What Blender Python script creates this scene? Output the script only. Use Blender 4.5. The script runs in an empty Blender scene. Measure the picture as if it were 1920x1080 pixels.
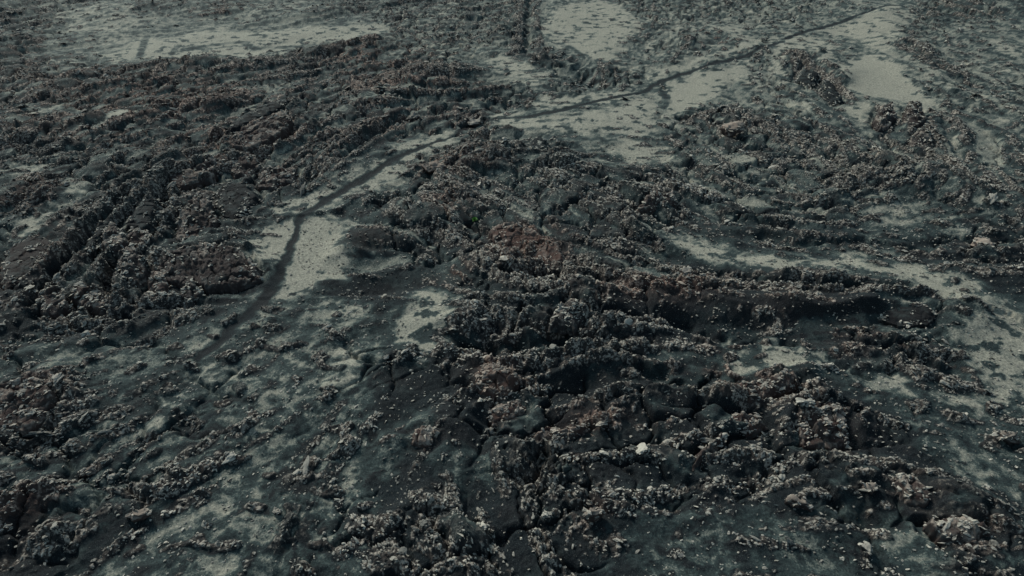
import bpy, math, random
import numpy as np
from mathutils import Vector, Matrix, Euler

# ------------------------------------------------------------------ camera, light, exposure
scene = bpy.context.scene
W, H = 1920.0, 1080.0
CAM_H, PITCH, LENS = 30.0, 35.0, 24.0            # metres, degrees below horizontal, mm on a 36 mm sensor
cam_d = bpy.data.cameras.new('camera'); cam = bpy.data.objects.new('camera', cam_d)
scene.collection.objects.link(cam); scene.camera = cam
cam.location = (0, 0, CAM_H); cam.rotation_euler = (math.radians(90 - PITCH), 0, 0)
cam_d.lens = LENS; cam_d.sensor_width = 36; cam_d.clip_end = 8000

SUN_EL, SUN_AZ = 36.0, -38.0                      # azimuth from +Y (away from the camera) towards +X
world = bpy.data.worlds.new('World'); scene.world = world; world.use_nodes = True
wt = world.node_tree; bg = wt.nodes['Background']
sky = wt.nodes.new('ShaderNodeTexSky'); sky.sky_type = 'NISHITA'; sky.sun_disc = False
sky.sun_elevation = math.radians(SUN_EL); sky.sun_rotation = math.radians(SUN_AZ)
sky.dust_density = 3.0; sky.air_density = 1.0
hsv = wt.nodes.new('ShaderNodeHueSaturation'); hsv.inputs['Saturation'].default_value = 0.62
wt.links.new(sky.outputs[0], hsv.inputs['Color']); tin = wt.nodes.new('ShaderNodeMix'); tin.data_type = 'RGBA'; tin.blend_type = 'MULTIPLY'; tin.inputs[0].default_value = 1
tin.inputs[7].default_value = (.69, .96, 1.0, 1); wt.links.new(hsv.outputs[0], tin.inputs[6]); wt.links.new(tin.outputs[2], bg.inputs[0])
bg.inputs[1].default_value = 0.070
sl = bpy.data.lights.new('sun', 'SUN'); sun = bpy.data.objects.new('sun', sl); scene.collection.objects.link(sun)
sl.energy = 1.75; sl.angle = math.radians(10); sl.color = (1.0, 0.965, 0.87)
d = Vector((math.sin(math.radians(SUN_AZ))*math.cos(math.radians(SUN_EL)),
            math.cos(math.radians(SUN_AZ))*math.cos(math.radians(SUN_EL)), math.sin(math.radians(SUN_EL))))
sun.rotation_euler = d.to_track_quat('Z', 'Y').to_euler(); sun.location = (0, 0, 60)
scene.view_settings.view_transform = 'Standard'; scene.view_settings.look = 'None'
scene.view_settings.exposure = 0.48; scene.view_settings.gamma = 1.0
col = scene.collection
rng = np.random.default_rng(7)

# ------------------------------------------------------------------ survey of the place: a photo point to a ground point
F_PX = LENS/36.0*W
CP, SP = math.cos(math.radians(PITCH)), math.sin(math.radians(PITCH))
def at(px, py):
    a = (px - W/2)/F_PX; b = (H/2 - py)/F_PX
    dy, dz = CP + b*SP, -SP + b*CP
    t = CAM_H/(-dz)
    return (a*t, dy*t)
def pts(l): return np.array([at(*p) for p in l])
def to_px(x, y, z=0.0):
    zz = z - CAM_H
    depth = y*CP - zz*SP; up = y*SP + zz*CP
    return W/2 + x/depth*F_PX, H/2 - up/depth*F_PX

# ------------------------------------------------------------------ noise
f32 = np.float32
PERM = {}
def _perm(seed):
    if seed not in PERM:
        r = np.random.default_rng(seed); p = r.permutation(1024); a = r.random(1024)*2*np.pi
        PERM[seed] = (np.concatenate([p, p]), np.cos(a).astype(f32), np.sin(a).astype(f32), r.random(1024).astype(f32), r.random(1024).astype(f32), r.random(1024).astype(f32))
    return PERM[seed]
def perlin(x, y, seed=0):
    P, GX, GY = _perm(seed)[:3]
    xi = np.floor(x).astype(np.int32); yi = np.floor(y).astype(np.int32)
    xf = (x - xi).astype(f32); yf = (y - yi).astype(f32)
    u = xf*xf*xf*(xf*(xf*6 - 15) + 10); v = yf*yf*yf*(yf*(yf*6 - 15) + 10)
    def g(i, j):
        h = P[P[(xi + i) & 1023] + ((yi + j) & 1023)]
        return GX[h]*(xf - i) + GY[h]*(yf - j)
    a = g(0, 0); b = g(1, 0); c = g(0, 1); e = g(1, 1)
    return 1.5*((a + u*(b - a)) + v*((c + u*(e - c)) - (a + u*(b - a))))
def fbm(x, y, s, octv, seed, gain=.5):
    r = 0; a = 1.0
    for k in range(octv):
        r = r + a*perlin(x/s, y/s, seed + k); a *= gain; s *= .5
    return r
def cells(x, y, s, seed):
    """F1, F2 distances and a random value of the nearest cell"""
    P, _, _, R1, R2, R3 = _perm(seed)
    x = x/s; y = y/s
    xi = np.floor(x).astype(np.int32); yi = np.floor(y).astype(np.int32)
    f1 = np.full(x.shape, 9, f32); f2 = f1.copy(); val = np.zeros(x.shape, f32); tl = np.zeros(x.shape, f32)
    for i in (-1, 0, 1):
        for j in (-1, 0, 1):
            h = P[P[(xi + i) & 1023] + ((yi + j) & 1023)]
            ex = xi + i + R1[h] - x; ey = yi + j + R2[h] - y
            dd = ex*ex + ey*ey
            m = dd < f1
            f2 = np.where(m, f1, np.minimum(f2, dd)); f1 = np.where(m, dd, f1).astype(f32); val = np.where(m, R3[h], val)
            tl = np.where(m, ex*(R2[h]*2 - 1) + ey*(R1[h]*2 - 1), tl)
    return np.sqrt(f1), np.sqrt(f2), val, tl
def sstep(a, b, x):
    t = np.clip((x - a)/(b - a), 0, 1); return t*t*(3 - 2*t)

def seg_dist(x, y, line):
    """distance to a polyline, signed side (+ = far side when the line runs left to right), parameter 0..1"""
    best = np.full(x.shape, 1e9, f32); side = np.zeros(x.shape, f32); par = np.zeros(x.shape, f32)
    n = len(line) - 1
    for k in range(n):
        ax, ay = line[k]; bx, by = line[k + 1]
        dx, dy = bx - ax, by - ay; L = dx*dx + dy*dy
        t = np.clip(((x - ax)*dx + (y - ay)*dy)/L, 0, 1)
        d2 = (x - ax - t*dx)**2 + (y - ay - t*dy)**2
        m = d2 < best
        best = np.where(m, d2, best); par = np.where(m, (k + t)/n, par)
        side = np.where(m, np.sign(dx*(y - ay) - dy*(x - ax)), side)
    return np.sqrt(best), side, par
def poly_sd(x, y, poly):
    """signed distance to a polygon, positive inside"""
    line = np.vstack([poly, poly[:1]])
    d, _, _ = seg_dist(x, y, line)
    ins = np.zeros(x.shape, bool)
    for k in range(len(poly)):
        (x1, y1), (x2, y2) = line[k], line[k + 1]
        if y1 == y2: continue
        c = ((y1 > y) != (y2 > y)) & (x < (x2 - x1)*(y - y1)/(y2 - y1) + x1)
        ins ^= c
    return np.where(ins, d, -d)

# ------------------------------------------------------------------ regular survey map (20 cm) that every authored feature is drawn on
MX0, MX1, MY0, MY1, MS = -150.0, 150.0, 4.0, 184.0, 0.2
mnx, mny = int((MX1 - MX0)/MS), int((MY1 - MY0)/MS)
gx, gy = np.meshgrid((MX0 + MS*np.arange(mnx)).astype(f32), (MY0 + MS*np.arange(mny)).astype(f32))
def samp(m, x, y):
    u = np.clip((x - MX0)/MS, 0, mnx - 1.001); v = np.clip((y - MY0)/MS, 0, mny - 1.001)
    i = u.astype(np.int32); j = v.astype(np.int32); fu = (u - i).astype(f32); fv = (v - j).astype(f32)
    return (m[j, i]*(1 - fu) + m[j, i + 1]*fu)*(1 - fv) + (m[j + 1, i]*(1 - fu) + m[j + 1, i + 1]*fu)*fv
def window(P_, pad):
    i0 = max(int((P_[:, 0].min() - pad - MX0)/MS), 0); i1 = min(int((P_[:, 0].max() + pad - MX0)/MS) + 1, mnx)
    j0 = max(int((P_[:, 1].min() - pad - MY0)/MS), 0); j1 = min(int((P_[:, 1].max() + pad - MY0)/MS) + 1, mny)
    return slice(j0, j1), slice(i0, i1)

ROCK = """
556543443444334555666666520123575567542322365662
665432100000000003666666652112355222441010564333
773330112334667777776644454223441135675311355422
777776666766778888886532356776531136665200233345
776677776777888888877655776433211234675420144356
664365556677657776678865312224466667654315435445
767655577765677766446677633223367656654546652353
566777776777677633457777776422355666766666651354
357677766766777313578777777766666676666665663244
764344786645444215666768877777765565666655345433
752456774534542114677766667677664455545443334554
443267866566310004776655776666553234443433345655
321267877765520001555566676666564433222323344554
224677877666540012334555666666666655555554345532
346677655555444442142465666655433333333333335421
444555555455433445321356666666544444444444445200
554454454444433455552345555543333455444445665100
653444454453343455555465554444444442222455454311
775543444544444444443565556667777777663332233222
776543445444444443333555555566666677664345533344
655454455444444443323455555665666667765344433246
455555544444444433344445566555555666554554332234
455556544443444443433446765554555555555544344212
565555544433444444544446665555444555555554455533
665554443333444455655556676544433333334455555544
445554433333444456555566665443222222233444456654
234443333333444455555556665443222222123444456543
""".split()
rockgrid = np.array([[int(c) for c in r[:48]] for r in ROCK], f32)/9.0
for r0, c0_, c1_, v_ in ((13,18,20,1),(13,21,21,4),(14,18,20,0),(14,21,21,3),(15,18,20,0),(15,21,21,2),(14,15,16,2),(11,31,36,1.5),(12,32,38,1),(12,39,45,2),(13,42,46,2),(9,4,9,5),(10,3,9,5),(11,1,9,4.5),(12,0,8,4.5),(13,0,7,5),(8,4,9,5.5),(13,9,12,3),(14,9,12,3),(15,8,11,3),(16,8,10,3),
                         (16,30,38,2),(1,34,36,4),(2,38,39,5),(3,37,39,6),(4,37,39,5),(0,36,38,5),(1,42,43,5),(3,44,45,5),(4,43,46,5),(2,31,33,5),(0,29,33,6),(1,29,31,5),(3,26,28,6)):
    rockgrid[r0, c0_:c1_ + 1] = v_/9.0

def px_grid(x, y, g, s=40.0):
    u, v = to_px(x, y)
    u = u/s - .5; v = v/s - .5
    u = np.clip(u, 0, g.shape[1] - 1.001); v = np.clip(v, 0, g.shape[0] - 1.001)
    i = u.astype(np.int32); j = v.astype(np.int32); fu = u - i; fv = v - j
    return ((g[j, i]*(1 - fu) + g[j, i + 1]*fu)*(1 - fv) + (g[j + 1, i]*(1 - fu) + g[j + 1, i + 1]*fu)*fv).astype(f32)

wx = gx + 1.2*perlin(gx/5, gy/5, 301) + .5*perlin(gx/1.7, gy/1.7, 302)
wy = gy + 1.6*perlin(gx/5, gy/5, 303) + .7*perlin(gx/1.7, gy/1.7, 304)
M_rock = px_grid(wx, wy, rockgrid)

# pale sand and grit lying on the flats: strength, outline
PALE = [
(.95,[(185,118),(205,100),(235,78),(262,68),(330,68),(345,62),(395,55),(430,50),(445,60),(470,60),(490,55),(560,52),(640,50),(700,44),(735,52),(725,66),(640,76),(600,82),(570,92),(520,100),(470,103),(420,108),(370,113),(330,112),(270,114)]),
(.6,[(95,121),(120,110),(160,104),(205,90),(200,102),(150,115)]),
(.62,[(110,20),(180,5),(270,15),(268,40),(245,70),(205,90),(160,78),(120,55)]),
(.55,[(400,34),(450,12),(520,8),(560,2),(640,5),(620,20),(540,30),(440,45)]),
(.45,[(20,228),(70,208),(125,192),(112,212),(60,232)]),
(.65,[(195,240),(210,222),(240,208),(268,206),(255,225),(225,240)]),
(.5,[(140,335),(175,350),(160,375),(110,395),(80,415),(50,450),(10,457),(35,420),(80,395),(115,370)]),
(.5,[(0,318),(45,305),(95,318),(80,335),(30,332),(0,345)]),
(.6,[(425,240),(460,215),(520,195),(540,200),(500,222),(440,245)]),
(.5,[(455,258),(500,240),(528,245),(480,262)]),
(.4,[(470,165),(520,162),(530,180),(480,185)]),
(.9,[(852,240),(830,243),(790,260),(755,272),(730,290),(700,306),(660,326),(640,342),(590,357),(540,370),(515,385),(520,402),(560,398),(600,388),(650,370),(690,358),(730,347),(762,325),(752,303),(800,288),(852,264)]),
(1.,[(478,440),(510,415),(560,406),(618,412),(634,430),(627,455),(655,490),(640,510),(590,530),(560,545),(530,552),(518,530),(500,505),(488,480),(476,465)]),
(.95,[(925,207),(990,210),(1010,222),(1060,220),(1100,226),(1150,240),(1100,254),(1050,252),(1000,247),(960,240),(928,227)]),
(.8,[(1000,190),(1050,180),(1100,175),(1180,168),(1203,172),(1160,187),(1080,202),(1000,206)]),
(.85,[(1090,215),(1150,200),(1215,176),(1240,190),(1225,215),(1238,235),(1215,256),(1170,258),(1120,247),(1095,235)]),
(1.,[(1143,280),(1160,266),(1195,270),(1222,276),(1245,276),(1250,296),(1225,300),(1190,302),(1150,292)]),
(.9,[(903,115),(940,106),(975,110),(1000,128),(1037,145),(1012,167),(985,167),(960,150),(930,135)]),
(.55,[(830,105),(860,98),(882,115),(850,127),(822,120)]),
(.95,[(1018,48),(1035,25),(1060,8),(1130,0),(1170,12),(1202,40),(1190,60),(1172,90),(1160,112),(1120,117),(1095,110),(1060,95),(1030,78),(1013,62)]),
(.5,[(1200,50),(1250,42),(1275,58),(1230,80),(1200,82)]),
(.95,[(1205,137),(1240,126),(1290,114),(1310,122),(1262,140),(1225,150)]),
(1.,[(1238,165),(1290,143),(1360,128),(1400,118),(1422,126),(1395,145),(1340,162),(1350,170),(1310,197),(1280,217),(1255,217),(1248,190)]),
(.95,[(1325,54),(1350,47),(1390,56),(1422,76),(1435,88),(1400,105),(1350,114),(1290,120),(1300,108),(1380,98),(1395,85),(1360,66)]),
(.5,[(1300,30),(1350,22),(1370,35),(1320,45)]),
(.85,[(1430,84),(1480,63),(1540,68),(1575,95),(1530,102),(1490,97),(1460,107),(1440,118)]),
(.9,[(1530,60),(1620,30),(1640,15),(1700,12),(1704,30),(1690,60),(1682,85),(1660,112),(1640,103),(1600,72)]),
(.85,[(1433,120),(1460,113),(1482,140),(1472,162),(1450,152)]),
(.85,[(1515,115),(1560,101),(1592,115),(1560,130),(1528,126)]),
(1.,[(1568,130),(1605,112),(1640,108),(1692,140),(1722,172),(1765,212),(1740,217),(1700,195),(1650,192),(1610,182),(1588,160),(1573,145)]),
(.95,[(1562,212),(1595,195),(1620,190),(1632,215),(1622,238),(1590,222)]),
(.5,[(1475,188),(1530,203),(1520,212)]),
(.8,[(1715,128),(1770,138),(1795,155),(1740,168)]),
(.75,[(1815,98),(1870,116),(1912,140),(1860,128)]),
(.75,[(1805,178),(1872,183),(1850,202),(1815,200)]),
(.5,[(1805,32),(1860,42),(1920,55),(1920,75),(1850,62)]),
(.75,[(1835,68),(1880,78),(1920,100),(1920,118),(1870,98)]),
(.7,[(1768,253),(1800,270),(1824,290),(1802,302),(1780,278)]),
(.45,[(1360,280),(1405,300),(1390,312)]), (.5,[(1485,285),(1530,296),(1545,318)]),
(.55,[(1870,228),(1920,240),(1920,260)]),
(.85,[(1262,448),(1310,453),(1340,463),(1380,473),(1420,486),(1480,497),(1530,493),(1548,516),(1500,514),(1440,510),(1400,505),(1350,495),(1300,482),(1275,466)]),
(.85,[(1515,490),(1560,476),(1620,493),(1640,503),(1680,498),(1720,508),(1760,518),(1800,532),(1850,557),(1900,590),(1920,600),(1920,650),(1870,605),(1800,582),(1760,570),(1700,545),(1640,522),(1600,520),(1560,521),(1530,507)]),
(.5,[(1655,576),(1700,566),(1745,570),(1722,592),(1680,593)]),
(.78,[(1775,642),(1820,610),(1860,598),(1930,618),(1930,720),(1880,745),(1840,702),(1800,672),(1768,652)]),
(.8,[(1350,662),(1400,653),(1500,658),(1545,675),(1530,692),(1460,702),(1400,697),(1356,687)]),
(.5,[(1215,653),(1330,658),(1325,674),(1240,670)]),
(.8,[(1595,703),(1650,703),(1695,725),(1672,743),(1620,728)]),
(.55,[(1638,390),(1680,383),(1715,400),(1705,432),(1660,415)]), (.55,[(1805,362),(1845,385),(1835,402),(1812,388)]),
(.4,[(1308,378),(1352,385),(1357,410),(1318,417)]),
(.5,[(1185,480),(1222,483),(1217,517),(1188,512)]),
(.95,[(733,600),(768,588),(788,553),(832,553),(854,575),(842,602),(822,642),(790,658),(760,645),(733,622)]),
(.95,[(592,576),(640,568),(675,580),(668,597),(620,603)]),
(.45,[(812,490),(872,468),(874,485),(840,507)]), (.4,[(742,375),(782,363),(784,395),(755,402)]), (.45,[(970,400),(1012,393),(1004,412)]),
(.42,[(480,585),(560,572),(640,600),(700,605),(720,640),(690,690),(620,680),(540,650),(470,640)]),
(.48,[(225,670),(300,655),(330,680),(290,705),(235,700)]),
(.44,[(420,630),(520,620),(700,650),(715,700),(690,760),(695,850),(680,930),(700,1090),(180,1090),(245,1000),(330,960),(385,880),(335,800),(310,720),(360,690)]),
(.34,[(1195,990),(1260,985),(1330,972),(1420,980),(1480,1000),(1560,1030),(1625,1090),(1230,1090),(1180,1030)]),
(.5,[(1775,795),(1830,825),(1870,865),(1930,885),(1930,945),(1850,927),(1800,902),(1778,860)]),
(.25,[(1600,875),(1700,885),(1690,905),(1610,900)]),
(.55,[(1740,735),(1930,745),(1930,800),(1830,775),(1760,765)]), (.4,[(1840,1055),(1930,1050),(1930,1090),(1850,1090)]),
(.42,[(680,895),(730,840),(765,800),(795,785),(770,825),(720,880)]), (.38,[(825,865),(885,848),(882,905),(850,925)]), (.3,[(880,850),(915,850),(935,905),(905,900)]),
(.35,[(0,690),(60,660),(140,650),(130,680),(40,705)]), (.3,[(100,840),(180,800),(240,830),(160,870)]), (.3,[(170,800),(215,790),(225,845),(185,840)]),
]
PALE += [(.5,[(1000,-20),(1720,-20),(1760,50),(1920,30),(1980,60),(1980,270),(1780,232),(1640,245),(1560,218),(1400,232),(1280,245),(1150,265),(925,232),(1080,180),(1190,140),(1120,120),(1010,85)]),
(.45,[(100,0),(640,-10),(720,30),(640,60),(200,120),(60,130)]), (.42,[(640,10),(990,0),(1000,100),(820,130),(700,80)]), (.4,[(1560,370),(1760,360),(1930,330),(1930,420),(1760,450),(1600,440)]), (.38,[(1230,430),(1300,440),(1260,470)]),
(.38,[(0,640),(330,640),(480,560),(520,580),(400,700),(300,760),(0,740)]), (.4,[(0,780),(330,800),(400,900),(200,1000),(0,900)]), (.3,[(1500,690),(1930,700),(1930,1000),(1780,900),(1700,800)]), (.22,[(1150,930),(1700,940),(1930,1060),(1930,1090),(1100,1090)])]
PALE += [(.55,[(530,530),(562,545),(525,590),(470,635),(410,692),(340,722),(325,690),(390,620),(455,570)])]
M_pale = np.zeros(gx.shape, f32)
for s_, pl in PALE:
    if len(pl) < 30 and s_ < .7 and 150 < np.mean([q[1] for q in pl]) < 450 and max(q[0] for q in pl) - min(q[0] for q in pl) < 330: s_ += .17
    P_ = pts(pl); a, b = window(P_, 4)
    soft = .8 + .016*P_[:, 1].mean()
    wa = .4 + .010*P_[:, 1].mean(); q = 1.2 + .012*P_[:, 1].mean()
    sd = poly_sd(gx[a, b] + wa*perlin(gx[a, b]/q, gy[a, b]/q, 61), gy[a, b] + 1.5*wa*perlin(gx[a, b]/q, gy[a, b]/q, 62), P_) + .35*wa*perlin(gx[a, b]/.7, gy[a, b]/.7, 68)
    M_pale[a, b] = np.maximum(M_pale[a, b], (1.0 if s_ > .97 else min(s_*1.1, .88) if s_ > .56 else s_)*sstep(-soft*1.2, soft*.7, sd))

# faces of crust swept smooth by ash, with little loose rock
SMOOTH = [(.20,[(1120,562),(1250,560),(1400,566),(1560,568),(1760,580),(1795,640),(1700,632),(1550,622),(1400,612),(1250,602),(1130,600)]), (.2,[(0,560),(0,470),(60,440),(130,425),(200,395),(235,372),(215,400),(160,450),(90,520),(20,580)]),
 (.15,[(1520,445),(1700,440),(1760,460),(1640,475),(1500,470)]), (.15,[(1340,420),(1460,400),(1480,440),(1400,450)]), (.15,[(700,700),(860,690),(900,760),(880,900),(760,930),(700,860)]), (.14,[(1290,740),(1370,770),(1340,830),(1260,800)]),
 (.14,[(870,440),(940,460),(960,530),(880,560),(860,500)]), (.14,[(620,400),(700,380),(720,420),(640,440)]), (.16,[(640,470),(700,440),(760,470),(720,510),(650,500)]), (.15,[(1600,830),(1760,800),(1780,880),(1660,870)]), (.15,[(540,560),(600,545),(730,545),(720,575),(560,580)]),
 (.13,[(300,420),(420,400),(470,430),(400,450),(310,450)]), (.14,[(1780,270),(1830,320),(1850,350),(1810,350),(1770,290)])]
M_smooth = np.zeros(gx.shape, f32)
for s_, pl in SMOOTH:
    P_ = pts(pl); a, b = window(P_, 4); M_smooth[a, b] = np.maximum(M_smooth[a, b], s_*sstep(-1.0, .8, poly_sd(wx[a, b], wy[a, b], P_)))

# dark ash lines across the pale flats (line, half width m)
ASHLINE = [([(262,114),(266,95),(275,62)],.55), ([(322,102),(332,86)],.35), ([(345,92),(390,84),(430,79),(458,78),(478,90),(530,88),(640,83),(720,66)],.6),
 ([(318,100),(350,94),(400,88),(455,83)],.4), ([(1230,160),(1250,180),(1240,215)],.5), ([(1470,82),(1500,85),(1545,92)],.4), ([(1540,110),(1520,120)],.4), ([(1590,128),(1575,118),(1560,100)],.5), ([(1625,105),(1700,112),(1760,120)],.5),
 ([(1000,165),(1100,170),(1160,160)],.4), ([(1050,80),(1110,112),(1160,118)],.5), ([(1690,5),(1697,15),(1692,25)],.6)]
M_line = np.zeros(gx.shape, f32)
for l, w in ASHLINE:
    P_ = pts(l); a, b = window(P_, 3); dd, _, _ = seg_dist(gx[a, b] + .3*perlin(gx[a, b]/1.1, gy[a, b]/1.1, 5), gy[a, b] + .3*perlin(gx[a, b]/1.1, gy[a, b]/1.1, 6), P_)
    M_line[a, b] = np.maximum(M_line[a, b], 1 - sstep(w*.5, w*1.6, dd))

PATH_PX = [(1690,12),(1663,17),(1620,30),(1580,40),(1523,55),(1487,67),(1440,90),(1393,110),(1340,122),(1280,137),(1245,148),(1207,170),(1160,180),(1100,195),(1050,210),(1000,219),(933,220),(890,226),(853,253),(807,270),(763,287),(723,307),(673,340),(633,363),(600,382),(567,403),(553,440),(533,493),(513,533),(480,573),(440,613),(407,647),(373,677)]
PATHL = pts(PATH_PX)
M_path = np.full(gx.shape, 9, f32)
a, b = window(PATHL, 5)
_x = gx[a, b] + .3*perlin(gx[a, b]/1.5, gy[a, b]/1.5, 15) + .18*perlin(gx[a, b]/.6, gy[a, b]/.6, 16); _y = gy[a, b] + .3*perlin(gx[a, b]/1.5, gy[a, b]/1.5, 17)
dd, _, pr = seg_dist(_x, _y, PATHL)
hw = np.interp(pr, [0, .45, .52, .58, .66, .74, .80, .86, 1], [.40, .42, .36, .2, .5, .5, .33, .5, .35]).astype(f32)
M_path[a, b] = dd/hw                                # 1 at the edge of the trail

RED = [(60,365,80,30,.7),(40,500,75,60,1),(200,150,220,55,.4),(700,110,130,45,.7),(760,162,170,18,.7),(990,455,80,42,1.2),(925,712,58,30,1.3),(1230,560,150,30,.9),(1500,590,200,25,.4),(1600,625,80,15,.6),
 (950,770,45,22,.8),(1110,790,95,28,.8),(1420,730,95,28,.7),(1550,800,58,38,.7),(60,960,75,45,.8),(60,740,65,35,.7),(850,310,85,30,.7),(1340,78,50,20,.6),(1240,800,65,45,.4),(790,830,42,22,.6),
 (1700,920,65,35,.4),(1830,1000,60,35,.5),(1120,980,45,35,.5),(830,385,40,25,.9),(850,520,35,20,.9),(400,30,60,18,.5),(300,190,260,70,.75),(450,270,200,60,.7),(760,220,200,60,.4),(130,90,150,40,.45),(1370,660,80,10,.4),(680,460,60,25,.6),(1580,660,80,20,.4),(1340,690,90,10,.6)]
M_red = np.zeros(gx.shape, f32)
for cx, cy, rx, ry, s_ in RED:
    c = at(cx, cy); ex = abs(at(cx + rx, cy)[0] - c[0]); ey = (at(cx, cy - ry)[1] - at(cx, cy + ry)[1])/2
    M_red = np.maximum(M_red, s_*np.exp(-1.1*(((gx - c[0])/ex)**2 + ((gy - c[1])/ey)**2)))

# drifts of pale dust among the rubble, wide and thin
DUST = [(820,55,260,75,.75),(80,60,170,70,.55),(560,20,260,40,.6),(1250,60,170,70,.5),(1820,140,220,110,.6),(1500,30,250,30,.4),(1100,150,260,70,.5),(100,325,170,60,.45),(480,235,110,40,.4),(300,60,200,50,.5),(60,210,150,40,.35),
 (1560,390,300,60,.45),(250,690,260,80,.4),(600,660,200,70,.35),(1200,320,200,50,.25),(400,300,300,80,.25),(1500,480,400,40,.4),(1350,690,300,30,.35),(1850,780,150,120,.35),(1350,880,150,60,.15),(500,1000,350,200,.12),(1550,240,300,70,.4),(780,390,120,80,.3),(100,430,120,60,.35),(760,200,120,60,.3),(380,620,150,60,.3),(850,510,140,60,.25)]
M_dust = np.zeros(gx.shape, f32)
for cx, cy, rx, ry, s_ in DUST:
    c = at(cx, cy); ex = abs(at(cx + rx, cy)[0] - c[0]); ey = (at(cx, max(cy - ry, -20))[1] - at(cx, cy + ry)[1])/2
    M_dust = np.maximum(M_dust, s_*np.exp(-.9*(((wx - c[0])/ex)**2 + ((wy - c[1])/ey)**2)))
# crests: line, height m, width behind, width in front
RIDGE = [([(1265,470),(1330,492),(1400,512),(1500,527),(1600,535),(1750,552),(1800,570)],.9,5,1.1),
 ([(1080,575),(1150,560),(1250,562),(1400,578),(1550,583),(1700,590),(1770,610)],1.7,3.5,3.2),
 ([(940,500),(1000,470),(1050,455),(1150,450)],1.2,3,2), ([(870,600),(930,580),(1000,565),(1100,600)],1.1,3,2.5),
 ([(0,575),(60,540),(130,480),(200,425),(240,380),(300,340),(400,300),(500,270)],.9,3.5,3.0),
 ([(430,255),(500,230),(560,208)],1.2,2.5,1.2), ([(440,285),(500,262),(548,245)],1.3,1.8,1.6),
 ([(300,128),(380,122),(500,116),(620,100),(700,80)],1.1,3,3), ([(600,250),(680,200),(740,175),(820,130)],1.1,5,4),
 ([(880,715),(940,690),(1010,680),(1130,660)],1.2,2,1.6), ([(1360,740),(1430,728),(1500,712)],1.3,1.2,1.2),
 ([(1000,825),(1080,798),(1160,768),(1230,745)],.8,1.3,1.2), ([(1620,890),(1720,925),(1860,980)],1.1,2,1.6),
 ([(0,755),(60,728),(115,738)],1.4,2,1.5), ([(0,975),(60,945),(120,950)],1.1,1.5,1.3), ([(230,975),(290,955),(340,900)],.5,1,.8),
 ([(1600,385),(1700,352),(1860,372)],1.,5,4), ([(1380,230),(1500,270),(1650,330),(1750,350)],1.2,4,4),
 ([(1660,25),(1700,110),(1800,190),(1900,210)],1.3,5,5), ([(1700,250),(1760,240),(1750,300),(1790,350)],1.,3,3),
 ([(1480,125),(1530,110),(1580,150)],1.2,3,3), ([(230,20),(400,15),(560,35),(640,15)],1.2,6,5), ([(0,150),(120,170),(280,160)],1.2,5,5),
 ([(0,250),(140,240),(300,225),(400,200)],1.2,3,3), ([(0,330),(60,360),(110,370)],.9,2.5,1.5), ([(180,330),(240,310),(330,300)],.8,2,2),
 ([(330,480),(420,462),(490,500)],1.3,1.8,2.4), ([(640,480),(690,440),(740,460)],.9,2,1.8), ([(780,420),(840,340),(920,300)],1.2,3,3),
 ([(870,300),(1000,290),(1100,330),(1200,350)],1.1,3,3), ([(1180,400),(1250,385),(1350,360)],.9,2.5,2.5),
 ([(1290,80),(1350,70),(1400,90)],.8,3,3), ([(1480,790),(1560,770),(1600,800)],1.3,1.2,1.5), ([(1190,760),(1300,770),(1360,790)],.9,1.5,1.4),
 ([(740,830),(790,815),(830,830)],.7,1,1), ([(690,990),(800,960),(880,1000)],.8,1.2,1.2), ([(1060,900),(1120,950),(1180,960)],.9,1.5,1.5),
 ([(1080,480),(1160,500),(1250,520)],.7,2,2)]
M_ridge = np.zeros(gx.shape, f32)
for k, (l, hh, wb, wf) in enumerate(RIDGE):
    P_ = pts(l); a, b = window(P_, 3*max(wb, wf))
    X = gx[a, b] + .9*perlin(gx[a, b]/3.1, gy[a, b]/3.1, 20 + k); Y = gy[a, b] + 1.1*perlin(gx[a, b]/2.7, gy[a, b]/2.7, 60 + k)
    dd, side, pr = seg_dist(X, Y, P_)
    w = np.where(side > 0, wb, wf)
    M_ridge[a, b] += hh*np.exp(-(dd/w)**2*1.2)*(1 + .35*perlin(gx[a, b]/4, gy[a, b]/4, 90 + k))
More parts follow.
